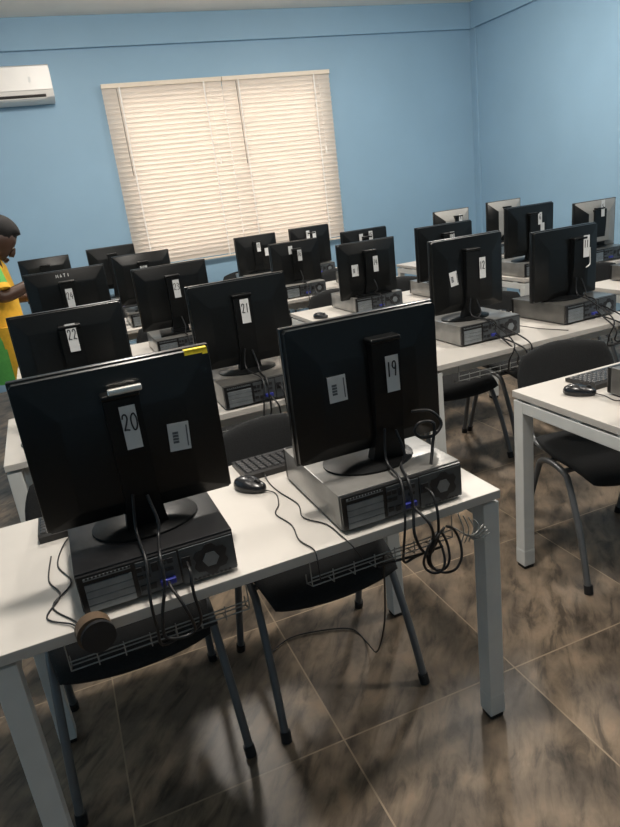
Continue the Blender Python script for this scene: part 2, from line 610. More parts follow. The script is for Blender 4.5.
# ------------------------------------------------------------------ tables
TW, TD, TH = 1.25, 0.63, 0.75


def make_table():
    t = thing('computer_table')
    MB().box((0, 0, TH - 0.0125), (TW, TD, 0.025), 0.002).build('tabletop', M['white_wood'], t)
    for sx in (-1, 1):
        x = sx * (TW / 2 - 0.027)
        MB().box((x, 0, 0.693), (0.05, TD - 0.11, 0.044), 0.003).build('end_beam', M['white_metal'], t)
        for sy in (-1, 1):
            y = sy * (TD / 2 - 0.03)
            MB().box((x, y, 0.365), (0.05, 0.05, 0.70), 0.003).build('leg', M['white_metal'], t)
            lg = [c for c in t.children if c.name.startswith('leg')][-1]
            MB().box((x, y, 0.05), (0.0515, 0.0515, 0.07), 0.003).build('foot_sleeve', M['white_metal'], lg)
            MB().box((x, y, 0.0075), (0.044, 0.044, 0.015), 0.002).build('foot_pad', M['rubber'], lg)
    for sx in (-1, 1):
        for sy in (-1, 0, 1):
            MB().box((sx * (TW / 2 - 0.027), sy * 0.2, 0.720), (0.04, 0.05, 0.010)).build('spacer', M['white_metal'], t)
    for sy in (-1, 1):
        MB().box((0, sy * (TD / 2 - 0.105), 0.690), (TW - 0.11, 0.03, 0.05), 0.002).build('rail', M['white_metal'], t)
    for sx in (-1, 1):
        m = MB()
        cx, w2 = sx * 0.28, 0.20
        y0, y1 = -TD / 2 + 0.015, -TD / 2 + 0.055
        for (y, z) in ((y0, 0.672), (y0, 0.650), (y1, 0.635)):
            m.tube([(cx - w2, y, z), (cx + w2, y, z)], 0.0016, 6)
        for k in range(8):
            x = cx - w2 + 2 * w2 * k / 7
            m.tube([(x, y0, 0.723), (x, y0, 0.65), (x, y1, 0.635), (x, y1, 0.66)] if k in (0, 7) else [(x, y0, 0.678), (x, y0, 0.642), (x, y1, 0.635)], 0.0015, 6)
        m.build('cable_tray', M['wire'], t)
    return t


ROWN = {1: 'front row', 2: 'second row', 3: 'third row', 4: 'fourth row', 5: 'back row'}
BLKN = {'L': 'left block', 'R': 'middle block', 'T': 'right block'}
tproto = None
TABLES = {}
for blk, row, cx, fy, rz in (
        ('L', 1, 0.32, 1.272, 1.3), ('L', 2, 0.305, 2.43, 0.8), ('L', 3, 0.31, 3.60, 0.5), ('L', 4, 0.31, 4.77, 0), ('L', 5, 0.30, 5.83, 0),
        ('R', 1, 2.11, 1.292, 0.5), ('R', 2, 2.055, 2.415, 1.5), ('R', 3, 2.085, 3.64, 0.5), ('R', 4, 2.09, 4.78, 0), ('R', 5, 2.09, 5.86, 0),
        ('T', 2, 3.74, 2.70, 0), ('T', 3, 3.74, 3.86, 0), ('T', 4, 3.73, 5.10, 0)):
    if tproto is None:
        t = tproto = make_table()
    else:
        t = copy_tree(tproto)
    t.location = (cx, fy + TD / 2, 0)
    t.rotation_euler = (0, 0, math.radians(rz))
    extra = {('L', 1): 'long white table in the foreground, holding monitors 19 and 20',
             ('R', 1): 'white table at the right edge with a mouse and keyboard at its near corner',
             ('L', 2): 'white table behind the foreground one, holding monitors 21 and 22',
             ('R', 2): 'white table in the middle holding monitors 11 and 12'}
    tag(t, extra.get((blk, row), 'white computer table, %s of the %s' % (ROWN[row], BLKN[blk])), 'table', 'white computer tables')
    TABLES[(blk, row)] = t


# ------------------------------------------------------------------ computers
def make_pc():
    """origin under the middle of the rear face; +y runs towards the user"""
    W_, D_, H_ = 0.345, 0.375, 0.100
    t = thing('desktop_computer')
    c = MB()
    c.box((0, D_ / 2 + 0.004, H_ / 2 + 0.003), (W_, D_ - 0.008, H_ - 0.006), 0.004)
    c.build('case', M['case_grey'], t, smooth=40)
    MB().box((0, D_ + 0.009, H_ / 2 + 0.002), (W_ - 0.002, 0.020, H_ - 0.006), 0.006).build('front_bezel', M['bezel'], t)
    # rear panel
    MB().box((0, 0.0015, H_ / 2 + 0.003), (W_ - 0.006, 0.008, H_ - 0.012), 0.001).build('rear_panel', M['case_black'], t)
    rp = child(t, 'rear_panel')[0]
    s = MB()
    for k in range(4):
        s.box((-0.108, -0.0035, 0.018 + k * 0.0165), (0.098, 0.004, 0.0150), 0.001)
    s.box((-0.108, -0.0035, 0.088), (0.098, 0.003, 0.006))
    s.build('slot_covers', M['plate_light'], rp)
    m = MB()
    m.box((-0.004, -0.0032, 0.052), (0.09, 0.003, 0.080), 0.001)
    m.build('port_plate', M['plate'], rp)
    d = MB()
    for (x, z, a, b) in ((-0.043, 0.075, 0.012, 0.012), (-0.028, 0.075, 0.012, 0.012), (-0.043, 0.056, 0.013, 0.009), (-0.028, 0.056, 0.013, 0.009),
                         (-0.010, 0.072, 0.014, 0.022), (0.008, 0.076, 0.012, 0.012), (0.024, 0.076, 0.012, 0.012), (0.020, 0.056, 0.018, 0.008), (-0.04, 0.03, 0.015, 0.012), (-0.02, 0.028, 0.014, 0.014)):
        d.box((x, -0.0056, z), (a, 0.003, b), 0.0008)
    d.build('sockets', M['dark'], rp)
    b = MB()
    b.box((0.012, -0.010, 0.030), (0.034, 0.012, 0.013), 0.002)
    b.build('display_port', M['blue'], rp)
    p = MB()
    # power supply plate with a hexagon grille
    p.box((0.106, -0.0032, 0.050), (0.122, 0.003, 0.086), 0.001)
    p.build('power_supply', M['plate'], rp)
    psu = child(rp, 'power_supply')[0]
    hx = []
    for k in range(18):
        a = 2 * PI * k / 18
        rr = 0.037 + (0.004 if k % 3 else -0.004)
        hx.append((0.112 + rr * math.cos(a), 0.050 + 0.95 * rr * math.sin(a)))
    MB().prism(hx, 'y', -0.0062, -0.004).build('fan_grille', M['dark'], rp)
    MB().prism([(0.112 + 0.019 * math.cos(PI / 3 * k), 0.050 + 0.019 * math.sin(PI / 3 * k)) for k in range(6)], 'y', -0.0078, -0.006).build('fan_hub', M['plate_light'], rp)
    MB().box((0.058, -0.0056, 0.060), (0.020, 0.004, 0.026), 0.001).build('power_socket', M['dark'], rp)
    dd = MB()
    for k in range(12):
        dd.box((-0.150 + 0.008 * k, -0.0054, 0.0905), (0.0045, 0.002, 0.004))
    for k in range(10):
        dd.box((0.06 + 0.010 * k, -0.0054, 0.010), (0.006, 0.002, 0.004))
    dd.build('vent_holes', M['dark'], rp)
    fm = MB()
    for x in (-0.14, 0.14):
        for y in (0.03, D_ - 0.02):
            fm.cyl((x, y, 0), (x, y, 0.0035), 0.010, 12)
    fm.build('rubber_feet', M['rubber'], t)
    return t


def make_monitor(kind):
    """origin under the stand base; the back faces -y, the screen +y; lift is set by panel group"""
    t = thing('computer_monitor')
    W_, H_ = 0.418, 0.356
    zc = 0.037 + H_ / 2
    tilt = math.radians(1.0)
    shell = M['greyback'] if kind == 'grey' else M['black']
    base = MB()
    if kind == 'wedge':
        base.prism([(-0.125, -0.085), (0.125, -0.085), (0.105, 0.105), (-0.105, 0.105)], 'z', 0.0005, 0.012)
        base.prism([(-0.045, -0.06), (0.045, -0.06), (0.045, 0.03), (-0.045, 0.03)], 'z', 0.012, 0.03)
    else:
        ring = [(0.125 * math.cos(2 * PI * k / 40), 0.01 + 0.10 * math.sin(2 * PI * k / 40)) for k in range(40)]
        base.loft([[(x, y, 0.0005) for x, y in ring], [(x, y, 0.007) for x, y in ring], [(0.75 * x, 0.75 * y, 0.014) for x, y in ring], [(0.4 * x, 0.4 * y - 0.02, 0.019) for x, y in ring]])
    base.build('stand_base', M['neck'], t, smooth=35)
    # stand column behind the panel
    nk = MB()
    nw = 0.038
    nk.loft([[(-nw * 1.25, -0.050, 0.012), (nw * 1.25, -0.050, 0.012), (nw * 1.25, -0.015, 0.012), (-nw * 1.25, -0.015, 0.012)],
             [(-nw, -0.066, 0.10), (nw, -0.066, 0.10), (nw, -0.040, 0.10), (-nw, -0.040, 0.10)],
             [(-nw, -0.076, 0.20), (nw, -0.076, 0.20), (nw, -0.050, 0.20), (-nw, -0.050, 0.20)],
             [(-nw, -0.080, 0.325), (nw, -0.080, 0.325), (nw, -0.045, 0.325), (-nw, -0.045, 0.325)]])
    nk.build('stand_neck', M['neck'], t)
    MB().box((0, -0.062, 0.332), (2 * nw + 0.006, 0.044, 0.012), 0.005, seg=3).build('neck_cap', M['neck'], t, smooth=50)
    rot = Matrix.Translation((0, -0.02, zc)) @ Matrix.Rotation(tilt, 4, 'X')

    def place(mb):
        mb.bm.transform(rot)
        return mb
    b = MB()
    b.box((0, 0.014, 0), (W_, 0.020, H_), 0.004)
    place(b).build('bezel', M['bezel'], t, smooth=40)
    MB.build(place(MB().box((0, 0.0245, 0.003), (W_ - 0.034, 0.0018, H_ - 0.042))), 'screen', M['screen'], t)
    sh = MB()

    def rect(ix, iz_t, iz_b, y, r=0.006):
        x0, x1, z0, z1 = -W_ / 2 + ix, W_ / 2 - ix, -H_ / 2 + iz_b, H_ / 2 - iz_t
        return [(x0 + r, y, z0), (x1 - r, y, z0), (x1, y, z0 + r), (x1, y, z1 - r), (x1 - r, y, z1), (x0 + r, y, z1), (x0, y, z1 - r), (x0, y, z0 + r)]
    if kind == 'grey':
        rings = [rect(0.004, 0.004, 0.004, 0.005), rect(0.008, 0.008, 0.012, 0.0), rect(0.105, 0.085, 0.05, -0.045), rect(0.11, 0.09, 0.055, -0.046)]
    elif kind == 'wedge':
        rings = [rect(0.004, 0.004, 0.004, 0.005), rect(0.006, 0.006, 0.006, -0.002), rect(0.055, 0.065, 0.045, -0.024), rect(0.065, 0.075, 0.05, -0.026)]
    else:
        rings = [rect(0.004, 0.004, 0.004, 0.005), rect(0.005, 0.005, 0.006, -0.013), rect(0.075, 0.092, 0.04, -0.031), rect(0.08, 0.097, 0.045, -0.032)]
    sh.loft(rings)
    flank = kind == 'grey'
    if kind != 'grey':
        for k in range(9):
            sh.box((-0.178, -0.008, 0.07 - k * 0.014), (0.010, 0.006, 0.004))
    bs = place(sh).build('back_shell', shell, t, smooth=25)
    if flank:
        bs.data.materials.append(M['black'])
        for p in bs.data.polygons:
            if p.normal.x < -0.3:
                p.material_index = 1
    mv = MB()
    for k in range(7):
        for s in (-1, 1):
            mv.box((s * (0.06 + 0.012 * k), -0.012, 0.128 - 0.002 * k), (0.007, 0.004, 0.0035))
    place(mv).build('vent_slots', M['dark'], t)
    # hinge block that joins neck and shell
    MB().box((0, -0.045, zc + 0.01), (0.06, 0.04, 0.08), 0.006).build('hinge', M['neck'], t)
    return t


def sticker(mon, name, x, y, z, w_, h_, material, rot=0.0, tilt=0.0):
    m = MB().box((0, 0, 0), (w_, 0.0008, h_))
    o = m.build(name, material, mon)
    o.location = (x, y, z)
    o.rotation_euler = (tilt, rot, 0)
    return o


def number_label(mon, num, x, z, w_=0.036, h_=0.098, rot=0.0, y=-0.0815, dz=0.012):
    s = sticker(mon, 'number_label', x, y, z, w_, h_, M['paper'], rot)
    s['label'] = 'white paper label with handwritten number %s' % num
    m = strokes_mesh(num, 0.037, 0.0019, squeeze=0.60, adv=0.70 if '1' in num else 0.8)
    o = m.build('handwritten_number', M['ink'], s)
    o.location = (-0.003 if num[0] == '1' else 0, -0.0006, dz)
    return s


def barcode_label(mon, x, z, rot=0.0, w_=0.048, h_=0.066, y=-0.0550):
    s = sticker(mon, 'barcode_label', x, y, z, w_, h_, M['paper'], rot)
    s['label'] = 'white barcode sticker'
    m = MB()
    for k in range(4):
        m.box((-0.008, -0.0006, -0.012 + 0.0072 * k), (0.013, 0.0006, 0.0056))
    m.box((0.018, -0.0006, 0), (0.003, 0.0006, 0.05))
    m.build('barcode_print', M['paper_grey'], s)
    return s


# station: number, block, row, side, monitor x, panel y, top z, kind, case, pc x, pc rear y, pc yaw, width factor
ST = [
    ('20', 'L', 1, 'left', 0.073, 1.465, 1.243, 'plain', 'case_black', 0.070, 1.300, 0.8, 1.03),
    ('19', 'L', 1, 'right', 0.667, 1.460, 1.243, 'plain', 'case_grey', 0.680, 1.308, 1.0, 0.995),
    ('22', 'L', 2, 'left', 0.012, 2.65, 1.230, 'wedge', 'case_dark', 0.03, 2.47, 0, 0.995),
    ('21', 'L', 2, 'right', 0.683, 2.65, 1.233, 'plain', 'case_dark', 0.69, 2.455, 0.5, 1.01),
    ('24', 'L', 3, 'left', 0.060, 3.85, 1.290, 'wedge', 'case_grey', 0.06, 3.68, 0, 1.01),
    ('23', 'L', 3, 'right', 0.615, 3.82, 1.236, 'wedge', 'case_grey', 0.62, 3.66, 0, 1.01),
    ('26', 'L', 4, 'left', 0.02, 5.0, 1.205, 'plain', 'case_dark', 0.02, 4.84, 0, 1.0),
    ('25', 'L', 4, 'right', 0.620, 5.0, 1.249, 'wedge', 'case_dark', 0.62, 4.84, 0, 0.98),
    ('28', 'L', 5, 'left', -0.042, 6.05, 1.262, 'wedge', 'case_dark', -0.03, 5.9, 0, 0.97),
    ('27', 'L', 5, 'right', 0.508, 6.05, 1.276, 'plain', 'case_dark', 0.51, 5.9, 0, 0.97),
    ('10', 'R', 1, 'left', 1.87, 1.46, 1.24, 'plain', 'case_dark', 1.86, 1.275, 0, 1.0),
    ('12', 'R', 2, 'left', 1.853, 2.74, 1.242, 'plain', 'case_grey', 1.885, 2.585, 1.0, 0.955),
    ('11', 'R', 2, 'right', 2.432, 2.725, 1.206, 'plain', 'case_dark', 2.475, 2.56, 3.0, 0.965),
    ('14', 'R', 3, 'left', 1.888, 3.89, 1.187, 'wedge', 'case_grey', 1.915, 3.80, 0.5, 0.985),
    ('13', 'R', 3, 'right', 2.452, 3.86, 1.217, 'plain', 'case_grey', 2.49, 3.72, 0, 1.02),
    ('16', 'R', 4, 'left', 1.803, 5.0, 1.169, 'plain', 'case_grey', 1.81, 4.84, 0, 0.99),
    ('15', 'R', 4, 'right', 2.42, 5.0, 1.178, 'plain', 'case_dark', 2.41, 4.84, 0, 0.98),
    ('18', 'R', 5, 'left', 1.82, 6.08, 1.192, 'plain', 'case_grey', 1.82, 5.92, 0, 0.97),
    ('17', 'R', 5, 'right', 2.367, 6.08, 1.200, 'plain', 'case_dark', 2.37, 5.92, 0, 0.98),
    ('8', 'T', 2, 'left', 3.53, 3.07, 1.2, 'plain', 'case_dark', 3.50, 2.90, 0, 1.0),
    ('6', 'T', 3, 'left', 3.292, 4.04, 1.240, 'plain', 'case_grey', 3.32, 3.90, 0, 1.0),
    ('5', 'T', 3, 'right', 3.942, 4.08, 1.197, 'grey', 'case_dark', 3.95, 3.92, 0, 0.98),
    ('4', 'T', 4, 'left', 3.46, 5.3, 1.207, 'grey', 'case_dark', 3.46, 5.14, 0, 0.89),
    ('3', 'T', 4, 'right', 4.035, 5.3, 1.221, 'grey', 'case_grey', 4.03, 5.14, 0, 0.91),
]
KNOWN = {'20', '19', '22', '21', '24', '23', '12', '11'}
mon_proto, pc_proto = {}, None
PCS, MONS = {}, {}
PC_TOP = 0.001 + 0.75 + 0.0975
for (num, blk, row, side, mx, my, top, kind, case, px, py, pyaw, wf) in ST:
    where = '%s, %s, %s seat' % (BLKN[blk], ROWN[row], side)
    if pc_proto is None:
        pc = pc_proto = make_pc()
    else:
        pc = copy_tree(pc_proto)
    pc.location = (px, py, 0.7505)
    pc.rotation_euler = (0, 0, math.radians(pyaw))
    if True:
        override(child(pc, 'case')[0], M[case])
    cn = {'case_grey': 'grey', 'case_dark': 'dark grey', 'case_black': 'black'}[case]
    lab = {'20': 'black slim desktop computer lying under monitor 20 on the foreground table',
           '19': 'grey slim desktop computer lying under monitor 19 on the foreground table',
           '21': 'slim desktop computer under monitor 21 behind the foreground table',
           '22': 'slim desktop computer hidden under monitor 22',
           '12': 'grey slim desktop computer under monitor 12 in the middle block',
           '11': 'dark slim desktop computer wrapped in shiny film under monitor 11',
           '14': 'grey slim desktop computer directly behind the gap between monitors 19 and 21',
           '10': 'dark desktop computer at right edge beside the keyboard'}.get(
        num, '%s slim desktop computer, %s' % (cn, where))
    tag(pc, lab, 'computer', 'slim desktop computers')
    PCS[num] = pc
    if kind not in mon_proto:
        mo = mon_proto[kind] = make_monitor(kind)
    else:
        mo = copy_tree(mon_proto[kind])
    lift = top + 0.004 - (PC_TOP + 0.393)
    # the stand is height adjustable: raise the panel parts, keep base on the computer
    for c in mo.children:
        nm = c.name.split('.')[0]
        c.location = (0, 0, lift if nm in ('bezel', 'screen', 'back_shell', 'vent_slots', 'hinge') else 0)
        if nm in ('stand_neck',):
            c.scale = (1, 1, 1)
        if nm in ('bezel', 'screen', 'back_shell', 'vent_slots'):
            c.scale = (wf, 1, 1)
        if nm == 'neck_cap' or nm == 'stand_neck':
            z_old, z_new = 0.326, 0.326 + lift
            if nm == 'neck_cap':
                c.location = (0, 0, lift)
            else:
                c.scale = (1, 1, z_new / z_old)
    mo.location = (mx, my, PC_TOP)
    colr = 'grey-backed' if kind == 'grey' else 'black'
    lab = '%s monitor seen from behind, %s' % (colr, where)
    if num in KNOWN:
        lab = 'black computer monitor with handwritten number %s on its neck label' % num
    if num == '20':
        lab += ', yellow sticker on top edge'
    if num == '24':
        lab = 'black monitor with white letters above its number label, near the person'
    if num == '14':
        lab = 'black monitor with two white labels behind the gap between monitors 21 and 19'
    tag(mo, lab, 'monitor', 'computer monitors')
    MONS[num] = (mo, lift)

# what is stuck on each monitor (offsets from the monitor's foot)
mo, l = MONS['20']
number_label(mo, '20', 0.008, 0.265, 0.034, 0.098)
barcode_label(mo, 0.108, 0.21, rot=math.radians(3), y=-0.0550)
s = MB().box((0, 0, 0), (0.072, 0.012, 0.015), 0.005, seg=3).build('lamp_glint', M['glint'], mo)  # lamp glare on the neck cap, built as a bright metal strip
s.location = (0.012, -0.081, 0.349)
s['label'] = 'lamp glint above the number label, built as a bright strip'
s = MB().box((0, 0, 0), (0.052, 0.038, 0.0016), 0.0005).build('yellow_sticker', M['yellow'], mo)
s.location = (0.182, -0.018, 0.3945)
s2 = MB().box((0, -0.0185, -0.006), (0.052, 0.0012, 0.015), 0, rot=(math.radians(-8), 0, 0)).build('sticker_flap', M['yellow'], s)
s['label'] = 'yellow sticker folded over the top edge'
mo, l = MONS['19']
number_label(mo, '19', 0.047, 0.250, 0.035, 0.092)
child(mo, 'stand_neck')[0].location.x = 0.035
child(mo, 'neck_cap')[0].location.x = 0.035
child(mo, 'hinge')[0].location.x = 0.035
barcode_label(mo, -0.092, 0.235, rot=math.radians(-1), y=-0.0550)
mo, l = MONS['22']
number_label(mo, '22', 0.004, 0.283, 0.036, 0.105)
mo, l = MONS['21']
number_label(mo, '21', 0.005, 0.263, 0.036, 0.098)
mo, l = MONS['24']
number_label(mo, '24', 0.0, 0.283 + l * .3, 0.036, 0.10)
m = strokes_mesh('MATI', 0.020, 0.0022, adv=0.95).build('white_letters', M['whiteink'], mo)
m.location = (-0.012, -0.034, 0.415)
m['label'] = 'white lettering reading MATI'
mo, l = MONS['23']
number_label(mo, '23', 0.012, 0.258, 0.036, 0.10)
mo, l = MONS['12']
number_label(mo, '12', 0.048, 0.245, 0.034, 0.098)
barcode_label(mo, -0.098, 0.212, rot=math.radians(-8), w_=0.042, h_=0.068, y=-0.0550)
mo, l = MONS['11']
number_label(mo, '11', 0.085, 0.258, 0.038, 0.108, y=-0.0815)
child(mo, 'stand_neck')[0].location.x = 0.05
child(mo, 'neck_cap')[0].location.x = 0.05
child(mo, 'hinge')[0].location.x = 0.05
m = MB().tube([(0.128, -0.058, 0.245), (0.129, -0.06, 0.17), (0.122, -0.06, 0.155), (0.105, -0.058, 0.147)], 0.0035, 8, smooth=4).build('white_hook', M['cord'], mo, smooth=60)
mo, l = MONS['14']
number_label(mo, '14', 0.028, 0.247 + l, 0.034, 0.098)
barcode_label(mo, -0.108, 0.172, w_=0.046, h_=0.072, y=-0.0550)
for num, x, z, x2, z2 in (('16', 0.018, 0.215, -0.046, 0.262), ('18', 0.006, 0.242, 0.085, 0.185), ('6', 0.045, 0.295, 0.088, 0.225), ('17', -0.038, 0.278, 0.026, 0.272), ('15', 0.032, 0.272, -0.045, 0.27)):
    mo, l = MONS[num]
    number_label(mo, num, x, z, 0.034, 0.085)
    if abs(x2) < 0.06:
        sticker(mo, 'blank_label', x2, -0.0815 if abs(x2) < 0.035 else -0.06, z2, 0.034, 0.062, M['paper'])
    else:
        sticker(mo, 'blank_label', x2, -0.0555, z2, 0.034, 0.07, M['paper'])
mo, l = MONS['13']
number_label(mo, '13', 0.022, 0.275, 0.034, 0.09)
mo, l = MONS['25']
number_label(mo, '25', -0.002, 0.30, 0.05, 0.036, dz=0)
mo, l = MONS['5']
number_label(mo, '5', 0.018, 0.290, 0.032, 0.12)
child(mo, 'stand_neck')[0].scale.x = 1.5
mo, l = MONS['4']
number_label(mo, '4', 0.055, 0.285, 0.034, 0.06, dz=0)
child(mo, 'stand_neck')[0].location.x = 0.04
child(mo, 'neck_cap')[0].location.x = 0.04

# ------------------------------------------------------------------ chairs


def make_chair():
    t = thing('stacking_chair')

    def seat_fn(u, v):
        x = 0.225 * u * math.sqrt(1 - 0.20 * v * v)
        y = 0.215 * v * math.sqrt(1 - 0.20 * u * u)
        z = 0.445 - 0.018 * max(0, -v - 0.3) ** 2 / 0.49 * 2 + 0.012 * max(0, v) ** 2 + 0.012 * u * u
        return (x, y, z), (0, -0.05 * (v < -0.3), 1)
    MB().pad(seat_fn, 0.052).build('seat', M['fabric'], t, smooth=80)

    def back_fn(u, v):
        k = 0.30 if v > 0 else 0.16
        x = 0.228 * u * math.sqrt(1 - k * v * v * (1.0 if v > 0 else 0.6))
        z = 0.680 + 0.140 * v * math.sqrt(1 - 0.22 * u * u) - (0.012 * u * u if v > 0 else 0)
        y = 0.290 + 0.055 * (v + 1) / 2 - 0.045 * u * u
        return (x, y, z), (-0.35 * u, -1, 0.15)
    MB().pad(back_fn, 0.034).build('backrest', M['fabric'], t, smooth=80)
    for s in (-1, 1):
        pts = [(s * 0.242, -0.232, 0.012), (s * 0.234, -0.17, 0.20), (s * 0.226, -0.085, 0.375), (s * 0.225, -0.055, 0.412), (s * 0.224, 0.0, 0.424),
               (s * 0.224, 0.06, 0.424), (s * 0.225, 0.105, 0.408), (s * 0.226, 0.128, 0.37), (s * 0.234, 0.185, 0.19), (s * 0.240, 0.238, 0.012)]
        MB().tube(pts, 0.0125, 12, smooth=4).build('side_frame', M['leg'], t, smooth=60)
        sf = child(t, 'side_frame')[-1]
        for (y) in (-0.234, 0.240):
            MB().tube([(s * 0.2415, y, 0.0), (s * 0.2395, y * 0.965, 0.032)], 0.0165, 12).build('foot_cap', M['rubber'], sf, smooth=60)
        MB().tube([(s * 0.17, 0.05, 0.420), (s * 0.17, 0.20, 0.424), (s * 0.17, 0.262, 0.445), (s * 0.17, 0.292, 0.50), (s * 0.17, 0.31, 0.62)], 0.010, 10, smooth=4).build('back_upright', M['leg'], t, smooth=60)
    m = MB()
    for y in (-0.04, 0.07):
        m.tube([(-0.224, y, 0.420), (0.224, y, 0.420)], 0.010, 10)
    m.build('cross_bar', M['leg'], t, smooth=60)
    return t


CH = [
    ('L', 1, 'left', -0.022, 1.752, 0), ('L', 1, 'right', 0.568, 1.752, 1), ('R', 1, 'left', 1.852, 1.812, -8.5),
    ('L', 2, 'left', 0.02, 3.02, 0), ('L', 2, 'right', 0.68, 3.02, 0),
    ('R', 2, 'left', 1.90, 3.02, -2), ('R', 2, 'right', 2.435, 3.02, 0),
    ('L', 3, 'left', 0.10, 4.15, 0), ('L', 3, 'right', 0.64, 4.18, 0), ('R', 3, 'left', 1.90, 4.20, 0), ('R', 3, 'right', 2.46, 4.20, 0),
    ('L', 4, 'left', 0.05, 5.34, 0), ('L', 4, 'right', 0.62, 5.34, 0), ('R', 4, 'left', 1.81, 5.34, 0), ('R', 4, 'right', 2.42, 5.34, 0),
    ('R', 5, 'left', 1.82, 6.42, 0), ('R', 5, 'right', 2.38, 6.42, 0),
    ('T', 2, 'left', 3.50, 3.3, 0), ('T', 3, 'left', 3.33, 4.46, 0), ('T', 3, 'right', 3.95, 4.46, 0),
]
cproto = None
for blk, row, side, x, y, rz in CH:
    if cproto is None:
        c = cproto = make_chair()
    else:
        c = copy_tree(cproto)
    c.location = (x, y, 0)
    c.rotation_euler = (0, 0, math.radians(rz))
    lab = {('L', 1, 'left'): 'black chair with grey legs tucked under the foreground table below monitor 20',
           ('L', 1, 'right'): 'black chair with grey legs tucked under the foreground table below monitor 19',
           ('R', 1, 'left'): 'black chair with arched grey legs at the table on the right edge',
           ('R', 2, 'left'): 'black chair under the middle table below monitor 12',
           ('R', 2, 'right'): 'black chair under the middle table below monitor 11'}.get(
        (blk, row, side), 'black padded chair at the %s seat, %s of the %s' % (side, ROWN[row], BLKN[blk]))
    tag(c, lab, 'chair', 'black stacking chairs')

# ------------------------------------------------------------------ keyboards and mice


def make_keyboard():
    t = thing('keyboard')
    MB().prism([(-0.075, 0.0), (0.072, 0.0), (0.074, 0.012), (-0.070, 0.024), (-0.076, 0.018)], 'x', -0.215, 0.215).build('keyboard_body', M['kbd'], t)
    k = MB()
    for r in range(6):
        y = -0.058 + r * 0.0215
        z = 0.0235 - 0.0115 * (y + 0.070) / 0.144
        n = 19
        for i in range(n):
            if i in (14, 15) and r > 2 and i == 15:
                continue
            if r == 5 and 4 <= i <= 8:
                if i == 6:
                    k.box((-0.2 + 0.0222 * i, y, z), (0.105, 0.017, 0.010), 0.002, seg=1)
                continue
            k.box((-0.2 + 0.0222 * i, y, z), (0.0185, 0.0175, 0.010), 0.0025, seg=1)
    k.build('keycaps', M['key'], t)
    return t


def make_mouse():
    t = thing('computer_mouse')
    b = MB()
    rings = []
    n = 24
    for (h, s, sh) in ((0.001, 0.93, 0), (0.008, 1.0, 0), (0.017, 0.98, 0.0), (0.026, 0.86, 0.002), (0.033, 0.62, 0.004), (0.0365, 0.30, 0.006), (0.0375, 0.05, 0.006)):
        rg = []
        for k in range(n):
            a = 2 * PI * k / n
            x = 0.031 * s * math.cos(a) * (1 + 0.05 * math.sin(a))
            y = 0.056 * s * math.sin(a) + sh
            rg.append((x, y, h - (0.004 if h > 0.02 else 0) * (math.sin(a) < -0.3)))
        rings.append(rg)
    b.loft(rings)
    b.build('mouse_body', M['mouse'], t, smooth=60)
    w_ = MB()
    w_.cyl((-0.004, -0.030, 0.026), (0.004, -0.030, 0.026), 0.010, 16)
    w_.build('scroll_wheel', M['rubber'], t, smooth=40)
    return t


kp, mp_ = make_keyboard(), make_mouse()
first = [True, True]


def put_kb(x, y, rz, label, z=0.7505):
    o = kp if first[0] else copy_tree(kp)
    first[0] = False
    o.location, o.rotation_euler = (x, y, z), (0, 0, math.radians(rz))
    return tag(o, label, 'keyboard', 'black keyboards')


def put_mouse(x, y, rz, label, z=0.7505):
    o = mp_ if first[1] else copy_tree(mp_)
    first[1] = False
    o.location, o.rotation_euler = (x, y, z), (0, 0, math.radians(rz))
    return tag(o, label, 'mouse', 'black computer mice')


# users sit on the +y side, so the wheel end of a mouse points to -y (its local -y)
KB = {}
KB['20'] = put_kb(0.022, 1.79, 1, 'black keyboard behind monitor 20, its end sticking out on the left')
KB['19'] = put_kb(0.605, 1.83, 2, 'black keyboard behind the grey computer under monitor 19')
KB['10'] = put_kb(1.905, 1.80, 1, 'black keyboard at the far edge of the right-hand table')
MS = {}
MS['19'] = put_mouse(0.388, 1.695, 35, 'black mouse on the foreground table between monitors 20 and 19')
MS['10'] = put_mouse(1.622, 1.725, 40, 'black mouse near the corner of the right-hand table')
put_mouse(1.535, 3.90, 30, 'black mouse beside the grey computer of the third table, middle block')
put_mouse(2.26, 2.985, 20, 'black mouse left of the computer under monitor 11')
put_kb(2.46, 3.0 - 0.02, 0, 'black keyboard behind the computer under monitor 11') if False else None
put_kb(0.68, 2.945, 0, 'black keyboard behind monitor 21')
put_kb(3.46, 3.29 - 0.06, 0, 'black keyboard in front of the right block computer at the right edge') if False else None

# ------------------------------------------------------------------ cables


def cable(name, pts, r, label, group=None, smooth=6, cat='cable', material='cable'):
    o = MB().tube(pts, r, 8, smooth=smooth).build(name, M[material], None, smooth=70)
    return tag(o, label, cat, group)


def part_cable(parent, name, pts, r):
    """cord of a mouse or keyboard, given in world space"""
    o = MB().tube(pts, r, 6, smooth=6).build(name, M['cable'], None, smooth=70)
    bpy.context.view_layer.update()
    o.parent = parent
    o.matrix_parent_inverse = (Matrix.Translation(parent.location) @ parent.rotation_euler.to_matrix().to_4x4()).inverted()
    return o


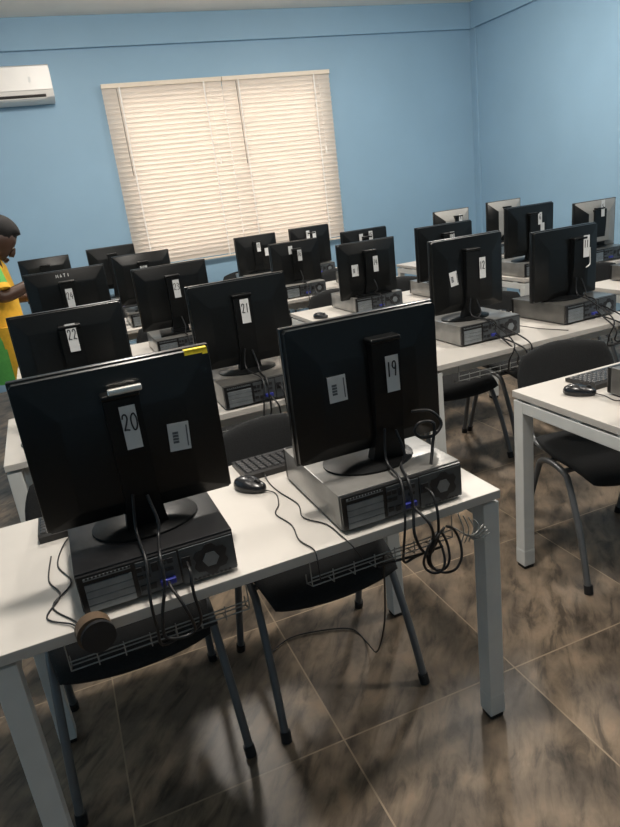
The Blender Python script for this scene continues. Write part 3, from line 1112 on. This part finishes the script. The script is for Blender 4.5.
TZ = 0.753
part_cable(MS['19'], 'mouse_cord', [(0.412, 1.65, TZ + 0.006), (0.44, 1.62, TZ), (0.425, 1.55, TZ), (0.40, 1.50, TZ), (0.415, 1.42, TZ), (0.405, 1.34, TZ), (0.418, 1.283, TZ), (0.418, 1.262, 0.742), (0.418, 1.256, 0.68)], 0.0017)
part_cable(KB['19'], 'keyboard_cord', [(0.45, 1.750, 0.762), (0.447, 1.70, TZ), (0.452, 1.62, TZ), (0.47, 1.52, TZ), (0.455, 1.44, TZ), (0.492, 1.37, TZ), (0.50, 1.29, TZ), (0.51, 1.262, 0.74), (0.53, 1.258, 0.70)], 0.0018)
part_cable(KB['20'], 'keyboard_cord', [(-0.10, 1.712, 0.765), (-0.135, 1.66, TZ), (-0.150, 1.56, TZ), (-0.122, 1.46, TZ), (-0.165, 1.38, TZ), (-0.125, 1.30, TZ), (-0.108, 1.262, 0.758), (-0.085, 1.253, 0.74)], 0.0019)
part_cable(MS['10'], 'mouse_cord', [(1.648, 1.685, TZ + 0.006), (1.665, 1.65, TZ), (1.655, 1.60, TZ), (1.68, 1.56, TZ + .0), (1.678, 1.48, TZ), (1.68, 1.35, TZ)], 0.0017)
cable('mouse_cord', [(-0.165, 1.62, TZ), (-0.172, 1.50, TZ), (-0.148, 1.42, TZ), (-0.178, 1.34, TZ), (-0.130, 1.285, TZ + 0.002), (-0.115, 1.258, 0.758), (-0.075, 1.250, 0.73)], 0.0019,
      'thin black cord running to the round reel on the foreground table')
cable('mouse_cord', [(-0.41, 2.6, TZ - 0.02), (-0.30, 2.60, TZ), (-0.245, 2.66, TZ), (-0.20, 2.72, TZ), (-0.16, 2.75, TZ)], 0.0018,
      'thin black cord on the second table at the left edge') if False else None
cable('mouse_cord', [(-0.175, 2.76, TZ), (-0.235, 2.70, TZ), (-0.26, 2.62, TZ), (-0.23, 2.54, TZ), (-0.20, 2.455, TZ)], 0.0018,
      'thin black cord on the white table at the left edge')
cable('mouse_cord', [(2.19, 2.97, TZ), (2.11, 2.84, TZ), (2.16, 2.72, TZ), (2.18, 2.60, TZ), (2.24, 2.46, TZ)], 0.0018,
      'thin black cord lying between the computers under monitors 12 and 11')


def rear_cables(num, full=True, seed=0):
    pc = PCS[num]
    mo = MONS[num][0]
    x0, y0, z0 = pc.location
    mx, my, mz = mo.location
    rnd = random.Random(seed)

    def j(a):
        return rnd.uniform(-a, a)
    nx = mx + child(mo, 'stand_neck')[0].location.x
    tag_ = 'monitor %s' % num
    ys = y0 - 0.012
    fr = TABLES[[(s[1], s[2]) for s in ST if s[0] == num][0]]
    fy = fr.location.y - TD / 2
    yo = min(ys - 0.02, fy - 0.018)
    # power cord
    cable('power_cord', [(x0 + 0.058, ys + 0.004, z0 + 0.060), (x0 + 0.058, ys - 0.03, z0 + 0.056), (x0 + 0.060 + j(.01), yo - 0.012, z0 + 0.01), (x0 + 0.058 + j(.01), yo - 0.008, z0 - 0.06),
                         (x0 + 0.04 + j(.02), yo + 0.025, z0 - 0.105), (x0 - 0.02 + j(.03), yo + 0.045, z0 - 0.115), (x0 - 0.09, yo + 0.05, z0 - 0.118)], 0.0036,
          'thick black power cord behind the computer under %s' % tag_, 'power cords')
    # video cable: from the monitor neck down to the blue connector, with a slack loop
    cable('video_cable', [(nx + 0.01, my - 0.075, mz + 0.10), (nx + 0.02, my - 0.095, mz + 0.04), (nx + 0.01 + j(.01), (my + y0) / 2 - 0.03, mz + 0.012), (x0 + 0.005, y0 - 0.022, z0 + 0.10),
                          (x0 + 0.0, y0 - 0.045, z0 + 0.045), (x0 - 0.01 + j(.01), yo - 0.01, z0 - 0.02), (x0 - 0.005 + j(.015), yo - 0.012, z0 - 0.075), (x0 + 0.03 + j(.015), yo - 0.005, z0 - 0.085),
                          (x0 + 0.030, yo - 0.02, z0 - 0.01), (x0 + 0.014, y0 - 0.034, z0 + 0.025), (x0 + 0.012, y0 - 0.016, z0 + 0.030)], 0.0038,
          'black video cable from the neck of %s to its computer' % tag_, 'video cables')
    if full:
        cable('monitor_power_cord', [(nx - 0.02, my - 0.075, mz + 0.11), (nx - 0.03, my - 0.09, mz + 0.03), (x0 - 0.02 + j(.01), y0 - 0.02, z0 + 0.104), (x0 - 0.03 + j(.01), yo - 0.012, z0 + 0.03),
                                     (x0 - 0.045 + j(.01), yo - 0.01, z0 - 0.05), (x0 - 0.03, yo + 0.02, z0 - 0.11), (x0 + 0.02, yo + 0.045, z0 - 0.122), (x0 + 0.10, yo + 0.05, z0 - 0.122)], 0.0033,
              'black power cord hanging down behind %s' % tag_, 'monitor power cords')


for i, n in enumerate(('20', '19', '21', '12', '11')):
    rear_cables(n, True, i + 3)
for i, n in enumerate(('14', '16', '22', '23')):
    rear_cables(n, False, i + 13)
# slack loops by monitor 19
cable('cable_loop', [(0.755, 1.375, 0.99), (0.80, 1.36, 0.985), (0.825, 1.35, 0.95), (0.80, 1.345, 0.925), (0.765, 1.35, 0.925), (0.75, 1.355, 0.945), (0.765, 1.35, 0.965), (0.80, 1.345, 0.955), (0.79, 1.34, 0.90), (0.77, 1.32, 0.86)], 0.0042,
      'coiled loop of black cable hanging right of the neck of monitor 19')
lp = MB()
b_ = (0.735, 1.252, 0.665)
for k, (a, c, d) in enumerate(((0.03, 0.055, 0.0), (0.045, 0.065, 0.018), (0.028, 0.05, -0.02))):
    pts = []
    for q in range(11):
        an = PI / 2 + 2 * PI * q / 10.0 * 0.97
        pts.append((b_[0] + d + a * math.cos(an), b_[1] - 0.006 * k + 0.01 * math.sin(2 * an), b_[2] - 0.01 + c * math.sin(an)))
    lp.tube(pts, 0.0034, 8, smooth=4)
tag(lp.build('cable_bundle', M['cable'], None, smooth=70), 'tangled bundle of black cable loops hanging off the table edge below monitor 19', 'cable')
wt = MB()
for k in range(4):
    wt.tube([(0.79 + 0.012 * k, 1.262 - 0.004 * k, 0.70 - 0.012 * k), (0.83 + 0.01 * k, 1.246, 0.672 - 0.006 * k), (0.87 + 0.006 * k, 1.25, 0.69 - 0.01 * k)], 0.0018, 6, smooth=4)
    wt.tube([(0.80 + 0.015 * k, 1.256, 0.74 - 0.01 * k), (0.81 + 0.015 * k, 1.248, 0.69), (0.80 + 0.012 * k, 1.25, 0.655)], 0.0016, 6, smooth=4)
tag(wt.build('cable_ties', M['wire'], None, smooth=70), 'pale thin wires sticking out beside the cable bundle below monitor 19', 'wires')
cable('floor_cord', [(0.62, 1.33, 0.64), (0.66, 1.45, 0.35), (0.70, 1.62, 0.10), (0.735, 1.78, 0.008), (0.72, 1.88, 0.006), (0.62, 1.93, 0.006), (0.50, 1.95, 0.006), (0.40, 1.90, 0.006)], 0.0026,
      'black cord dropping from the foreground table to the floor near a chair leg')
# round reel at the table edge
rl = tag(thing('cable_reel', (-0.086, 1.236, 0.702), math.radians(8)), 'round black reel with a tan rim hanging at the front table edge below monitor 20', 'reel')
MB().cyl((0, 0.018, 0.048), (0, -0.010, 0.048), 0.037, 32).build('rim', M['tan'], rl, smooth=40)
MB().cyl((0.004, -0.0105, 0.045), (0.004, -0.020, 0.045), 0.035, 32).build('face', M['dark'], rl, smooth=40)

# ------------------------------------------------------------------ person


def skin_mesh(name, joints, edges, root, material, parent=None, levels=2):
    me = bpy.data.meshes.new(name + '_src')
    me.from_pydata([j[0] for j in joints], edges, [])
    o = bpy.data.objects.new(name + '_src', me)
    COL.objects.link(o)
    sm = o.modifiers.new('skin', 'SKIN')
    sm.use_smooth_shade = True
    for i, j in enumerate(joints):
        sv = me.skin_vertices[0].data[i]
        r = j[1]
        sv.radius = r if isinstance(r, tuple) else (r, r)
        sv.use_root = (i == root)
    sb = o.modifiers.new('sub', 'SUBSURF')
    sb.levels = sb.render_levels = levels
    dg = bpy.context.evaluated_depsgraph_get()
    dg.update()
    nm = bpy.data.meshes.new_from_object(o.evaluated_get(dg))
    bpy.data.objects.remove(o)
    nm.name = name
    nm.materials.clear()
    nm.materials.append(material)
    nm.polygons.foreach_set('use_smooth', [True] * len(nm.polygons))
    ob = bpy.data.objects.new(name, nm)
    COL.objects.link(ob)
    if parent:
        ob.parent = parent
    return ob


per = tag(thing('person', (-0.375, 4.50, 0), math.radians(2)),
          'person in yellow and green sports kit standing at the left edge, reaching towards a monitor', 'person')
# local frame: facing +x, left side is +y
J, E_ = [], []
HB = Matrix.Translation((-0.008, 0, 1.215)) @ Matrix.Rotation(math.radians(42), 4, 'Y') @ Matrix.Translation((-0.01, 0, -1.31))   # bowed head


def hb(p):
    return tuple(HB @ Vector(p))



def jn(p, r, prev=None):
    J.append((p, r))
    if prev is not None:
        E_.append((prev, len(J) - 1))
    return len(J) - 1


pel = jn((0, 0, 0.80), (0.105, 0.13))
bel = jn((0.005, 0, 0.93), (0.095, 0.12), pel)
chs = jn((0.0, 0, 1.12), (0.10, 0.14), bel)
shd = jn((-0.005, 0, 1.235), (0.07, 0.11), chs)
nkj = jn((0.02, 0, 1.285), 0.052, shd)
hd0 = jn(hb((0.040, 0, 1.39)), (0.092, 0.080), nkj)
hd1 = jn(hb((0.03, 0, 1.475)), (0.112, 0.096), hd0)
hd2 = jn(hb((0.02, 0, 1.545)), (0.085, 0.075), hd1)
for s in (1, -1):
    hip = jn((0.0, s * 0.085, 0.74), 0.082, pel)
    kn = jn((0.015, s * 0.09, 0.43), 0.053, hip)
    cf = jn((-0.01, s * 0.09, 0.30), 0.050, kn)
    an = jn((-0.02, s * 0.09, 0.08), 0.034, cf)
    hl = jn((0.03, s * 0.095, 0.04), (0.035, 0.034), an)
    jn((0.13, s * 0.10, 0.028), (0.025, 0.035), hl)
    sh_ = jn((0.0, s * 0.165, 1.215), 0.056, shd)
    if s == -1:
        el = jn((0.045, -0.205, 1.03), 0.042, sh_)
        fa = jn((0.14, -0.185, 1.055), 0.036, el)
        wr = jn((0.215, -0.16, 1.085), 0.027, fa)
    else:
        el = jn((0.05, 0.20, 1.00), 0.042, sh_)
        fa = jn((0.14, 0.185, 0.985), 0.036, el)
        wr = jn((0.24, 0.165, 0.98), 0.027, fa)
    d = (Vector(J[wr][0]) - Vector(J[el][0])).normalized()
    side = Vector((0, 1, 0)) if s == -1 else Vector((0, -1, 0))
    pm = jn(tuple(Vector(J[wr][0]) + d * 0.055), (0.018, 0.034), wr)
    up = d.cross(Vector((0, 1, 0)))
    for q, ln in zip((-0.027, -0.009, 0.009, 0.027), (0.055, 0.068, 0.066, 0.048)):
        b0 = Vector(J[pm][0]) + d * 0.025 + Vector((0, q, 0))
        k0 = jn(tuple(b0), 0.0095, pm)
        k1 = jn(tuple(b0 + d * ln * 0.5 - Vector((0, 0, 0.006))), 0.0085, k0)
        jn(tuple(b0 + d * ln - Vector((0, 0, 0.022))), 0.0075, k1)
    t0 = Vector(J[wr][0]) + d * 0.022
    k0 = jn(tuple(t0 + side * 0.028 + d * 0.012), 0.011, wr)
    jn(tuple(t0 + side * 0.048 + d * 0.05), 0.009, k0)
body = skin_mesh('body', J, E_, 0, M['skin'], per)
# face details
f_ = MB()
f_.tube([(0.108, 0, 1.47), (0.117, 0, 1.445), (0.119, 0, 1.432), (0.106, 0, 1.422)], [0.010, 0.014, 0.016, 0.010], 10)
f_.tube([(0.100, -0.026, 1.398), (0.112, 0, 1.397), (0.100, 0.026, 1.398)], [0.006, 0.010, 0.006], 8)
f_.tube([(0.098, -0.024, 1.386), (0.110, 0, 1.384), (0.098, 0.024, 1.386)], [0.006, 0.010, 0.006], 8)
for s in (-1, 1):
    f_.tube([(0.022, s * 0.073, 1.475), (0.015, s * 0.083, 1.465), (0.015, s * 0.080, 1.445), (0.022, s * 0.072, 1.425)], [0.010, 0.013, 0.012, 0.008], 8)
f_.bm.transform(HB)
f_.build('face_features', M['skin'], per, smooth=70)
e_ = MB()
for s in (-1, 1):
    e_.tube([(0.098, s * 0.028, 1.468), (0.107, s * 0.028, 1.468)], [0.010, 0.006], 10)
e_.bm.transform(HB)
e_.build('eyes', M['whiteink'], per, smooth=70)
hr = MB()
rings = []
for i in range(10):
    ph = math.radians(-18 + i * 12)
    rr = []
    for k in range(24):
        a = 2 * PI * k / 24
        cx = math.cos(a)
        low = 0.0
        x = 0.012 + 0.106 * math.cos(ph) * cx
        if cx > 0.55 and ph < math.radians(25):
            x -= 0.02
        rr.append((x, 0.092 * math.cos(ph) * math.sin(a), 1.508 + 0.088 * math.sin(ph) - (0.05 if cx < 0 and i == 0 else 0.0)))
    rings.append(rr)
hr.loft(rings)
hr.bm.transform(HB)
hr.build('hair', M['hair'], per, smooth=70)
# clothes
sh = MB()


def ring(z, rx, ry, cx=0.0, n=28):
    return [(cx + rx * math.cos(2 * PI * k / n), ry * math.sin(2 * PI * k / n), z) for k in range(n)]


sh.loft([ring(0.86, 0.134, 0.172), ring(0.93, 0.124, 0.160, 0.006), ring(1.08, 0.124, 0.172, 0.002), ring(1.18, 0.112, 0.185), ring(1.25, 0.085, 0.155, -0.004), ring(1.292, 0.062, 0.08, 0.005)])
sh.build('shirt', M['shirt_y'], per, smooth=70)
for s in (-1, 1):
    sl = MB()
    a, b = Vector((0.0, s * 0.145, 1.215)), (Vector((0.036, -0.200, 1.075)) if s < 0 else Vector((0.038, 0.195, 1.07)))
    sl.tube([a, a.lerp(b, 0.4), b], [0.078, 0.074, 0.070], 20)
    sl.build('sleeve', M['green'], per, smooth=70)
    slv = child(per, 'sleeve')[-1]
    d = (b - a).normalized()
    MB().tube([b - d * 0.012, b + d * 0.016], 0.0735, 20).build('sleeve_hem', M['shirt_y'], slv, smooth=50)
    MB().loft([[(0.0 + 0.062 * math.cos(an), s * (0.150 + 0.030 * math.sin(an)), z) for an in [2 * PI * k / 16 for k in range(16)]] for z in (1.10, 1.20)]).build('side_panel', M['green'], per, smooth=60)
MB().tube([(0.0 + 0.068 * math.cos(2 * PI * k / 20), 0.075 * math.sin(2 * PI * k / 20), 1.292) for k in range(21)], 0.012, 8).build('collar', M['shirt_y'], per, smooth=60)
so = MB()
so.loft([ring(0.90, 0.120, 0.158), ring(0.80, 0.130, 0.172), ring(0.70, 0.130, 0.175)])
for s in (-1, 1):
    so.loft([[(0.006 + 0.118 * math.cos(2 * PI * k / 20), s * 0.088 + 0.092 * math.sin(2 * PI * k / 20), z) for k in range(20)] for z in (0.76, 0.65, 0.57)])
so.build('shorts', M['green'], per, smooth=70)
for s in (-1, 1):
    MB().loft([[(0.055 + 0.092 * math.cos(2 * PI * k / 16), s * 0.100 + 0.092 * math.sin(2 * PI * k / 16), z) for k in range(16)] for z in (0.875, 0.66, 0.575)]).build('shorts_stripe', M['shirt_y'], per, smooth=60)
for s in (-1, 1):
    shb = MB()
    n = 20
    rs = []
    for z, sc in ((0.0005, 1.0), (0.02, 1.04), (0.045, 0.98), (0.075, 0.72)):
        rs.append([(0.05 - (0.045 if z > 0.06 else 0) + (0.125 if z < 0.06 else 0.075) * sc * math.cos(2 * PI * k / n), s * 0.096 + 0.05 * sc * math.sin(2 * PI * k / n), z) for k in range(n)])
    shb.loft(rs)
    shb.build('shoe', M['shoe'], per, smooth=50)
per.scale = (1.12, 1.12, 1.12)
